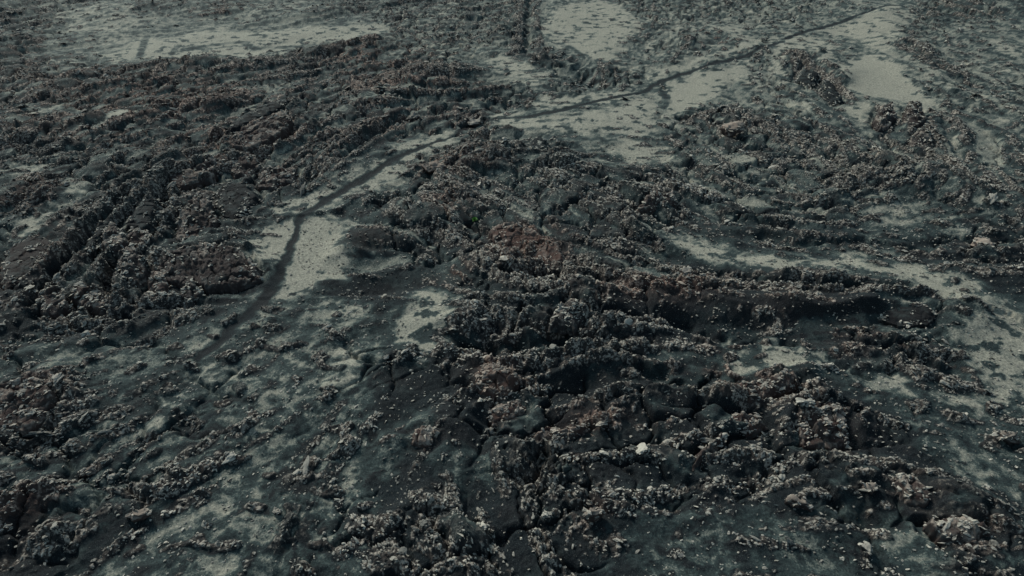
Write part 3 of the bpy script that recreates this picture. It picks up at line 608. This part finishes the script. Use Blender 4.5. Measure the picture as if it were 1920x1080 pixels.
# ------------------------------------------------------------------ rock shapes
def ico(sub):
    import bmesh
    bm = bmesh.new(); bmesh.ops.create_icosphere(bm, subdivisions=sub, radius=1)
    v = np.array([w.co[:] for w in bm.verts]); f = np.array([[w.index for w in p.verts] for p in bm.faces]); bm.free(); return v, f
ICO = {s: ico(s) for s in (2, 3, 4, 5, 6)}
def n3(p, s, seed):
    return (perlin(p[:, 0]/s + 7.3, p[:, 1]/s + 2.1*p[:, 2]/s, seed) + perlin(p[:, 1]/s - 3.1, p[:, 2]/s + 1.3*p[:, 0]/s, seed + 1) + perlin(p[:, 2]/s, p[:, 0]/s - p[:, 1]/s, seed + 2))/1.7
def facet(v, seed, n, lo, hi):
    r = np.random.default_rng(seed); out = v.copy()
    for k in range(n):
        nn = r.normal(size=3); nn /= np.linalg.norm(nn); dd = r.uniform(lo, hi)
        s = out@nn - dd; m = s > 0
        out[m] -= np.outer(s[m], nn)*.92
    return out
def mesh_from(name, v, f, mat, smooth=True):
    me = bpy.data.meshes.new(name); me.from_pydata(v.tolist(), [], f.tolist()); me.update()
    if smooth: me.polygons.foreach_set('use_smooth', np.ones(len(f), bool))
    me.materials.append(mat); return me
def clinker(seed, sub=3):
    r = np.random.default_rng(seed); v, f = ICO[sub]; v = facet(v, seed, 13, .40, .85)
    nrm = v/np.linalg.norm(v, axis=1)[:, None]
    v = v + nrm*(.34*n3(v, .8, seed)[:, None] - .25*np.abs(n3(v, .5, seed + 5))[:, None] + .12*n3(v, .22, seed + 9)[:, None])
    v = v*r.uniform(.7, 1.3, 3)*np.array([1, 1, .8]); return v, f
PROTO = []
for k in range(18):
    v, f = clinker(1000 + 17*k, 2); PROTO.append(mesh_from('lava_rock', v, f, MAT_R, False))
PROTO_HI = []
for k in range(18):
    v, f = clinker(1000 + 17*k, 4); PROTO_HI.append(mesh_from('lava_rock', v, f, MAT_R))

def tag(o, label, cat, group=None):
    o['label'] = label; o['category'] = cat
    if group: o['group'] = group

# ------------------------------------------------------------------ crust blocks, slabs and boulders that can be told apart
def hz(x, y):
    return float(surface(np.array([x]), np.array([y]))[0][0])
CRUMB = []
def crust(name, px, py, size, rotdeg, label, seed, mat=None, n_fac=10, tilt=(0, 0), stri=0.0, sub=5, lift=.32, tint=.1, sharp=.55, cat='boulder', group=None):
    """size = full width, depth, height in metres; a fractured, weathered lump of crust"""
    v, f = ICO[sub]
    v = np.sign(v)*np.abs(v)**sharp; v = v/np.abs(v).max()
    v = facet(v, seed, n_fac + 5, .55, .95)
    sz = np.array(size)/2*.82
    w = v*sz
    nrm = v/np.linalg.norm(v, axis=1)[:, None]
    amp = min(sz)
    w = w + nrm*(amp*.30*n3(w, amp*1.1, seed) - .30*amp**.6*np.abs(n3(w, .75, seed + 4)) + .09*n3(w, .3, seed + 8) + .05*n3(w, .13, seed + 11))[:, None]
    if stri: w[:, 2] += stri*np.abs(np.sin(w[:, 0]*8/max(.5, size[0]/4) + 1.5*n3(w, 1.2, seed + 2)))*(v[:, 2] > .1)
    me = mesh_from(name, w, f, mat or MAT_B)
    o = bpy.data.objects.new(name, me); col.objects.link(o)
    x, y = at(px, py)
    o.rotation_euler = (math.radians(tilt[0]), math.radians(tilt[1]), math.radians(rotdeg))
    h0 = np.mean([hz(x + a_*size[0]*.3, y + b_*size[1]*.3) for a_, b_ in ((0, 0), (1, 0), (-1, 0), (0, 1), (0, -1))])
    # lift the centre by its height share; keep it on the photo's sight line by moving towards the camera
    zc = h0 + size[2]*(lift - .15); x *= (CAM_H - zc)/CAM_H; y *= (CAM_H - zc)/CAM_H
    o.location = (x, y, zc); o['tint'] = tint; o['shade'] = .6
    # crumbs of clinker lodged on the broken rim and round the foot
    bpy.context.view_layer.update()
    M = np.array(o.matrix_world if o.matrix_world.translation.length else Matrix.LocRotScale(o.location, o.rotation_euler, None))
    M = np.array(Matrix.LocRotScale(o.location, o.rotation_euler, None))
    r = np.random.default_rng(seed); wn = nrm@M[:3, :3].T; wp = w@M[:3, :3].T + M[:3, 3]
    cand = np.where((wn[:, 2] > .15) & (wn[:, 2] < .8) & (wp[:, 2] > h0 + .1))[0]
    if len(cand):
        q = r.choice(cand, min(int(14*size[0]*size[1]**.5), 130))
        CRUMB.append(np.column_stack([wp[q], .05 + .13*r.random(len(q))**2, np.full(len(q), tint)]))
    tag(o, label, cat, group); return o
CR = [
 ('boulder', 1508, 757, (1.5, 1.0, .9), 10, 'pale grey knobbly boulder just above the speckled brown block', 29, MAT_R, dict(sub=4, tint=0)),
 ('boulder', 1373, 243, (3.6, 2.4, 1.9), 0, 'brown boulder over a black hollow at the edge of the spotted sand', 36, MAT_B, dict(sub=4, tint=.3)),
 ('boulder', 1358, 205, (2.3, 1.6, 1.3), 0, 'small pale boulder on the rim of the spotted sand', 37, MAT_R, dict(sub=4, tint=.05)),
 ('boulder', 775, 222, (3.0, 1.6, 1.5), 35, 'orange tan leaning boulder above a dark hollow', 40, MAT_R, dict(sub=4, tint=.5)),
 ('boulder', 892, 232, (2.4, 1.6, 1.3), 10, 'tan boulder pair where the trail disappears into rubble', 41, MAT_R, dict(sub=4, tint=.4)),
 ('boulder', 815, 315, (3.2, 2.2, 1.7), 10, 'reddish boulder beside the near side of the trail', 42, MAT_B, dict(sub=4, tint=.6)),
 ('boulder', 1838, 458, (2.1, 2.0, 1.4), 0, 'grey knobbly boulder on the right slope above the ash fan', 45, MAT_B, dict(sub=4)),
 ('boulder', 1028, 968, (.85, .6, .8), 0, 'small almost white blocky rock in the lower middle', 47, MAT_R, dict(sub=4, tint=0, n_fac=5)),
 ('boulder', 1112, 965, (1.5, 1.0, 1.2), 0, 'peaked tan rock right of the almost white block', 48, MAT_B, dict(sub=4, tint=.4)),
 ('boulder', 1634, 917, (1.3, .8, .8), 0, 'rounded brown rock over a black hollow in the lower right', 49, MAT_B, dict(sub=4, tint=.3)),
 ('boulder', 1500, 945, (2.0, .9, .9), -8, 'long brown rock with a pale rim left of the black hollow', 50, MAT_B, dict(sub=4, tint=.35)),
 ('boulder', 1625, 1033, (.7, 1.0, .8), -20, 'upright tan rock at the near end of a rock line', 51, MAT_R, dict(sub=4, tint=.15)),
 ('boulder', 1885, 820, (2.5, 1.2, 1.2), 0, 'smooth brown rock with a pale rim near the right edge', 52, MAT_B, dict(sub=4, tint=.15)),
 ('boulder', 262, 965, (1.7, .6, .6), 12, 'long dark brown clinker bar on the ash slope', 53, MAT_B, dict(sub=4, tint=.5)),
 ('boulder', 168, 885, (1.5, .7, .6), 22, 'smooth brown bar shaped rock left of the clinker bar', 54, MAT_B, dict(sub=4, tint=.4)),
 ('boulder', 215, 895, (1.1, .5, .5), 22, 'tan bent rock finger on the ash slope', 55, MAT_R, dict(sub=4, tint=.2)),
 ('boulder', 520, 1020 - 60, (.8, .5, .5), -20, 'small pinkish rock on the spotted grit flat', 56, MAT_R, dict(sub=4, tint=.3)),
 ('boulder', 1040, 60, (0.1, .1, .1), 0, '', 0, None, {}),
]
BIGPOS = []
for nm, px, py, size, rot, label, seed, mat, kw in CR:
    if not label: continue
    o = crust(nm, px, py, size, rot, label, seed, mat, **kw); BIGPOS.append((px, py, label))


# ------------------------------------------------------------------ plates of crust, each traced from its outline on the ground and given its own height and thickness
def plate(name, poly, hf, hb, label, seed, tint=.2, smooth=False, stri=0.0, cat='crust plate'):
    P_ = pts(poly); zt = (hf + hb)*.35; P_ = P_*(CAM_H - zt)/CAM_H
    c0 = P_.mean(0); g = np.clip(.05*(c0[1]/40), .045, .11)
    x0, y0 = P_.min(0) - .5; x1, y1 = P_.max(0) + .5
    X, Y = np.meshgrid(np.arange(x0, x1, g), np.arange(y0, y1, g)); X = X.astype(f32); Y = Y.astype(f32)
    sd = poly_sd(X + .22*perlin(X/.8, Y/.8, seed) + .07*perlin(X/.25, Y/.25, seed + 1), Y + .22*perlin(X/.8, Y/.8, seed + 2) + .07*perlin(X/.25, Y/.25, seed + 3), P_)
    hg = surface(X.ravel(), Y.ravel())[0].reshape(X.shape)
    base = float(np.median(hg[sd > 0])) if (sd > 0).any() else 0
    t = (Y - P_[:, 1].min())/(np.ptp(P_[:, 1]) + 1e-6)
    th = 1.45*(hf + (hb - hf)*np.clip(t, 0, 1)**1.2)
    wmax = max(float(sd.max()), .2)
    prof = sstep(-.02, .60 if smooth else .24, sd)*(.80 + .20*sstep(0, wmax, sd))
    f1, f2, v, tl = cells(X + .2*perlin(X/.6, Y/.6, seed + 4), Y + .2*perlin(X/.6, Y/.6, seed + 5), 1.1, seed + 6)
    k = .3 if smooth else 1.0
    rough_ = k*(.24*(v - .5) + .40*tl - .22*(1 - sstep(0, .10, f2 - f1)) + .09*fbm(X, Y, .55, 3, seed + 7, .6))
    if stri: rough_ = rough_ + stri*(np.abs(np.sin((X*.8 + Y*.35)*7 + 2.2*perlin(X/1.3, Y/1.3, seed + 8))) - .5)
    Z = base - .10 + (th + rough_*np.minimum(1, th*1.6))*prof + .02
    Z = np.where(sd < -.02, base - .6, Z)
    keep = sd > -.18
    rimv = np.clip(np.exp(-((sd - .12)/.30)**2)*(.1 + .9*np.clip(t, 0, 1))*np.clip(.5 + 1.3*perlin(X/.9, Y/.9, seed + 10), 0, 1) + (0 if smooth else .10) + .25*(v > .8), 0, 1)
    ny_, nx_ = X.shape; ids = np.arange(ny_*nx_).reshape(ny_, nx_)
    kk = keep[:-1, :-1] & keep[1:, :-1] & keep[:-1, 1:] & keep[1:, 1:]
    q = np.stack([ids[:-1, :-1], ids[:-1, 1:], ids[1:, 1:], ids[1:, :-1]], -1)[kk]
    used, inv = np.unique(q, return_inverse=True)
    vv = np.stack([X.ravel()[used] - c0[0], Y.ravel()[used] - c0[1], Z.ravel()[used] - base], -1)
    me = mesh_from(name, vv, inv.reshape(-1, 4), MAT_PS if smooth else MAT_PB)
    me.attributes.new('rim', 'FLOAT', 'POINT').data.foreach_set('value', rimv.ravel()[used].astype(f32))
    # underside, so that the plate is a closed body
    import bmesh
    bm = bmesh.new(); bm.from_mesh(me); be = [e for e in bm.edges if e.is_boundary]
    r_ = bmesh.ops.extrude_edge_only(bm, edges=be)
    nv = [w_ for w_ in r_['geom'] if isinstance(w_, bmesh.types.BMVert)]
    for w_ in nv: w_.co.z = -.7; w_.co.x *= .9; w_.co.y *= .9
    bmesh.ops.holes_fill(bm, edges=[e for e in bm.edges if e.is_boundary], sides=0)
    bm.to_mesh(me); bm.free()
    o = bpy.data.objects.new(name, me); col.objects.link(o); o.location = (c0[0], c0[1], base); o['tint'] = tint; o['shade'] = .25
    tag(o, label, cat)
    r = np.random.default_rng(seed); m = (sd > .0) & ((sd < (.5 if smooth else 1.2)) | (perlin(X/1.1, Y/1.1, seed + 11) > .22)) & (r.random(sd.shape) < .3*g*g/.0025*(.25 + .75*np.clip(t, 0, 1))*(.35 + perlin(X/.7, Y/.7, seed + 9)))
    w = np.where(m.ravel())[0]
    if len(w): w = r.choice(w, min(len(w), 220), replace=False); CRUMB.append(np.column_stack([X.ravel()[w], Y.ravel()[w], Z.ravel()[w], .04 + .14*r.random(len(w))**2, np.full(len(w), tint*.7)]))
    return o
for k_, (poly, hf, hb, label, tint, smooth, stri) in enumerate(PL_):
    plate('crust_plate', poly, hf, hb, label, 600 + 23*k_, tint, smooth, stri)

# ------------------------------------------------------------------ scattering of loose rock
def candidates(n, y0, y1, seed):
    r = np.random.default_rng(seed)
    # even density over the ground
    yy = np.sqrt(r.random(n)*(y1*y1 - y0*y0) + y0*y0); hw_ = 14 + yy*.86
    xx = (r.random(n)*2 - 1)*hw_
    return xx.astype(f32), yy.astype(f32), r
RX, RY, RS, RT, RE, RD_ = [], [], [], [], [], []
for (n, y0, y1, smin, smax, thr, pw, seed) in (
        (330000, 14, 70, .018, .10, .06, 1.6, 71), (270000, 55, 165, .04, .15, .05, 1.7, 72), (60000, 14, 150, .09, .22, .09, 2.4, 73), (5000, 14, 150, .2, .40, .12, 2.6, 74)):
    x, y, r = candidates(n, y0, y1, seed)
    h, rock, pl, red, top, pm, e, rk = surface(x, y)
    pr = sstep(thr - .05, thr + .10, .8*e + .045*samp(L1, x, y) + .05*samp(L0, x, y) + .16*perlin(x/.7, y/.7, 77) + .10*perlin(x/2.6, y/2.6, 78) + .05*perlin(x/7, y/6, 79) - .03 - .25*sstep(.75, 1, samp(M_pale, x, y)))
    pr = np.maximum(pr, (.05 + .16*sstep(-.1, .45, perlin(x/1.8, y/1.8, 82)))*(pm < .1)*(smax < .14))
    keep = (r.random(n) < pr) & (pm < .3)
    sz = smin + (smax - smin)*r.random(n)**pw
    RX.append(x[keep]); RY.append(y[keep]); RS.append(sz[keep]); RT.append(np.clip(red[keep]*.8 + .14*r.random(keep.sum())**2, 0, 1)); RE.append(h[keep]); RD_.append(np.clip(.5 + .9*perlin(x/3.3, y/3.3, 80) + .5*perlin(x/9, y/9, 81), 0, 1)[keep])
RX, RY, RS, RT, RZ, SHD = map(np.concatenate, (RX, RY, RS, RT, RE, RD_))
RZ = RZ + RS*.22
CRB = np.concatenate(CRUMB); SHD = np.concatenate([SHD, np.full(len(CRB), .25)])
RX, RY, RZ, RS, RT = (np.concatenate([a_, CRB[:, k]]) for a_, k in ((RX, 0), (RY, 1), (RZ, 2), (RS, 3), (RT, 4)))
print('rocks', len(RX))
rr = np.random.default_rng(5)
ROT = rr.uniform(0, 2*math.pi, (len(RX), 3)); ROT[:, :2] = rr.normal(0, .4, (len(RX), 2))
_i = np.clip(((RX - MX0)/MS).astype(int), 0, mnx - 1); _j = np.clip(((RY - MY0)/MS).astype(int), 0, mny - 1)
ROT[:, 2] = np.arctan2(DY[_j, _i], DX[_j, _i]) + rr.normal(0, .45, len(RX))
KIND = rr.integers(0, 18, len(RX)); SCL = RS[:, None]*rr.uniform(.7, 1.2, (len(RX), 3)); SCL[:, 0] *= rr.uniform(1.0, 2.1, len(RX)); SCL[:, 2] *= .78
U, V = to_px(RX, RY, RZ); dist = np.sqrt(RX**2 + RY**2 + (CAM_H - RZ)**2)
psize = RS/dist*(np.arange(len(RX)) < len(RX) - len(CRB))*((U > 8) & (U < W - 8) & (V > 8) & (V < H - 8))
order = np.argsort(-psize); NBIG = 250
big, rest = order[:NBIG], order[NBIG:]

def stuff_points(name, ids):
    me = bpy.data.meshes.new(name); me.vertices.add(len(ids))
    me.vertices.foreach_set('co', np.stack([RX[ids], RY[ids], RZ[ids]], -1).astype(f32).reshape(-1))
    for nm, ty, data, key in (('rot', 'FLOAT_VECTOR', ROT[ids], 'vector'), ('scl', 'FLOAT_VECTOR', SCL[ids], 'vector')):
        me.attributes.new(nm, ty, 'POINT').data.foreach_set(key, data.astype(f32).reshape(-1))
    me.attributes.new('kind_index', 'INT', 'POINT').data.foreach_set('value', KIND[ids].astype(np.int32))
    me.attributes.new('tint', 'FLOAT', 'POINT').data.foreach_set('value', RT[ids].astype(f32))
    me.attributes.new('shade', 'FLOAT', 'POINT').data.foreach_set('value', SHD[ids].astype(f32))
    o = bpy.data.objects.new(name, me); col.objects.link(o)
    return o
def attr_node(t, nm, ty):
    n = t.nodes.new('GeometryNodeInputNamedAttribute'); n.data_type = ty; n.inputs['Name'].default_value = nm
    return [s for s in n.outputs if s.enabled and s.name == 'Attribute'][0]
rub = stuff_points('lava_rubble', rest)
ng = bpy.data.node_groups.new('scatter_rubble', 'GeometryNodeTree')
ng.interface.new_socket('Geometry', in_out='INPUT', socket_type='NodeSocketGeometry'); ng.interface.new_socket('Geometry', in_out='OUTPUT', socket_type='NodeSocketGeometry')
gi = ng.nodes.new('NodeGroupInput'); go = ng.nodes.new('NodeGroupOutput')
# the eighteen rock shapes as one set of instances
hidden = bpy.data.collections.new('rock_shapes')      # not linked to the scene: only a library of meshes
g2i = ng.nodes.new('GeometryNodeGeometryToInstance')
for k, me in enumerate(PROTO):
    po = bpy.data.objects.new('rock_shape', me); hidden.objects.link(po)
ci = ng.nodes.new('GeometryNodeCollectionInfo'); ci.inputs['Collection'].default_value = hidden
ci.inputs['Separate Children'].default_value = True; ci.inputs['Reset Children'].default_value = True
iop = ng.nodes.new('GeometryNodeInstanceOnPoints'); iop.inputs['Pick Instance'].default_value = True
ng.links.new(gi.outputs[0], iop.inputs['Points']); ng.links.new(ci.outputs[0], iop.inputs['Instance'])
ng.links.new(attr_node(ng, 'kind_index', 'INT'), iop.inputs['Instance Index'])
ng.links.new(attr_node(ng, 'rot', 'FLOAT_VECTOR'), iop.inputs['Rotation'])
ng.links.new(attr_node(ng, 'scl', 'FLOAT_VECTOR'), iop.inputs['Scale'])
ng.links.new(iop.outputs[0], go.inputs[0])
md = rub.modifiers.new('scatter', 'NODES'); md.node_group = ng
rub['kind'] = 'stuff'; rub['label'] = 'pale knobbly lava rubble strewn in clumps over dark ash'; rub['category'] = 'rubble'

# ------------------------------------------------------------------ loose rocks that show largest, each its own object
def sizeword(s): return 'large' if s > .3 else ('middling' if s > .2 else 'small')
seen = {}
LAND = [(560, 480, 'the sandy clearing'), (785, 610, 'the central pale patch'), (910, 640, 'the dark central hollow'), (1240, 915, 'the rock ringed pit'),
 (1008, 905, 'the central black pit'), (1450, 680, 'the long grey grit lens'), (1850, 665, 'the broad ash fan'), (1000, 460, 'the red scree mound'), (60, 740, 'the left edge knoll'),
 (60, 1030, 'the lower left hollow'), (1400, 1040, 'the bottom grit slope'), (500, 900, 'the spotted grit flat'), (920, 712, 'the rust red block'), (1550, 800, 'the big speckled brown block'),
 (1430, 735, 'the long reddish ledge'), (366, 400, 'the jagged tan block'), (1785, 690, 'the ridge end black hole'), (790, 832, 'the flat buried slab'), (1700, 930, 'the folded brown ridge'),
 (1850, 900, 'the grey right slope'), (1100, 800, 'the thin reddish ledge'), (270, 960, 'the clinker bar'), (700, 1040, 'the dark lower bank'), (1000, 1040, 'the bottom centre edge'), (1850, 1040, 'the lower right corner'),
 (1400, 560, 'the long brown slope'), (1700, 400, 'the pale right saddle'), (700, 460, 'the reddish bank'), (250, 700, 'the dark crack slope'), (1230, 560, 'the reddish rise')]
for q, i in enumerate(big):
    o = bpy.data.objects.new('lava_rock', PROTO_HI[KIND[i]]); col.objects.link(o)
    o.location = (RX[i], RY[i], RZ[i]); o.rotation_euler = ROT[i]; o.scale = SCL[i]; o['tint'] = float(RT[i]); o['shade'] = float(SHD[i])
    px, py = float(U[i]), float(V[i])
    lx, ly, land = min(LAND, key=lambda l: (l[0] - px)**2 + (1.4*(l[1] - py))**2)
    dx, dy = px - lx, py - ly; dist_ = math.hypot(dx, dy)
    side = ('right of' if dx > 0 else 'left of') if abs(dx) > abs(dy)*1.6 else (('below' if dy > 0 else 'above') if abs(dy) > abs(dx)*1.6 else (('below and right of' if dx > 0 else 'below and left of') if dy > 0 else ('above and right of' if dx > 0 else 'above and left of')))
    far_ = 'just ' if dist_ < 45 else ('' if dist_ < 130 else 'well ')
    colr = 'reddish' if RT[i] > .45 else ('brownish' if RT[i] > .15 else 'pale grey')
    shp = 'long' if max(SCL[i][:2])/min(SCL[i][:2]) > 1.35 else ('low' if SCL[i][2] < .9*RS[i] else 'lumpy')
    lab = f'{sizeword(RS[i])} {colr} {shp} rock {side} {land}'
    seen.setdefault(lab, []).append((o, px, py))
for lab, l in seen.items():
    lab = lab.replace('above and ', 'upper ').replace('below and ', 'lower ')
    if len(l) == 1: l[0][0]['label'] = lab
    else:
        l.sort(key=lambda t: t[1]); n = len(l); nm = {2: 'two', 3: 'three', 4: 'four', 5: 'five', 6: 'six', 7: 'seven', 8: 'eight'}.get(n, 'several')
        words = ['leftmost', 'second', 'third', 'fourth', 'fifth', 'sixth', 'seventh', 'eighth', 'ninth', 'tenth']
        for k, (o, _, _) in enumerate(l): o['label'] = lab + ', ' + ('rightmost' if k == n - 1 else words[min(k, 9)]) + ' of ' + nm + ('' if k in (0, n - 1) else ' from left')
    for o, _, _ in l:
        if len(o['label'].split()) > 16: o['label'] = ' '.join(o['label'].split()[1:])
        o['category'] = 'rock'; o['group'] = 'loose lava rocks on the dark ash'

# ------------------------------------------------------------------ two small plants
def flat_mat(name, c):
    m, t, bs = nodes(name); n = noise(t, N(t, 'ShaderNodeNewGeometry').outputs['Position'], 12, 2)
    t.links.new(mix(t, n.outputs['Fac'], c, tuple(v*.55 for v in c)), bs.inputs['Base Color']); bs.inputs['Roughness'].default_value = .7
    return m
def plant(px, py, size, color, label, seed, nleaf):
    r = random.Random(seed); x, y = at(px, py); z = hz(x, y) + .05; x *= (CAM_H - z)/CAM_H; y *= (CAM_H - z)/CAM_H
    e = bpy.data.objects.new('green_plant', None); col.objects.link(e); e.location = (x, y, z + .12); tag(e, label, 'plant')
    lv, lf, sv, sf = [], [], [], []
    for k in range(nleaf):
        az = r.uniform(0, 6.283); el = r.uniform(.25, 1.4); L = size*r.uniform(.6, 1); w = L*.16
        d_ = Vector((math.cos(az)*math.cos(el), math.sin(az)*math.cos(el), math.sin(el))); s_ = Vector((-math.sin(az), math.cos(az), 0))
        b0 = len(lv)
        for t_, ww, dr in ((.25, .3, 0), (.55, 1, .02), (.8, .7, -.03), (1, .05, -.14)):
            c = d_*L*t_ + Vector((0, 0, dr*L)); lv += [c - s_*w*ww, c + Vector((0, 0, -.03*L)), c + s_*w*ww]
        for j in range(3):
            for m_ in range(2): a_ = b0 + j*3 + m_; lf.append((a_, a_ + 1, a_ + 4, a_ + 3))
        b1 = len(sv)
        for t_, rr_ in ((0, .014), (.4, .007)):
            c = d_*L*t_ - Vector((0, 0, .12*(1 - t_)))
            for q in range(4): sv.append(c + Vector((math.cos(q*1.57)*rr_, math.sin(q*1.57)*rr_, 0)))
        for q in range(4): sf.append((b1 + q, b1 + (q + 1) % 4, b1 + 4 + (q + 1) % 4, b1 + 4 + q))
    for nm, v_, f_, m_ in (('leaves', lv, lf, flat_mat('leaf_' + str(seed), color)), ('stems', sv, sf, flat_mat('stem_' + str(seed), (.06, .07, .03)))):
        me = bpy.data.meshes.new(nm); me.from_pydata([tuple(q) for q in v_], [], f_); me.update(); me.materials.append(m_)
        o = bpy.data.objects.new(nm, me); o.parent = e; col.objects.link(o)
plant(890, 416, .42, (.10, .30, .035), 'small bright green plant growing in a dark crevice above the red scree', 3, 60)
plant(425, 183, .62, (.30, .32, .05), 'small yellow green bush on a rubble crest in the upper left', 4, 60)
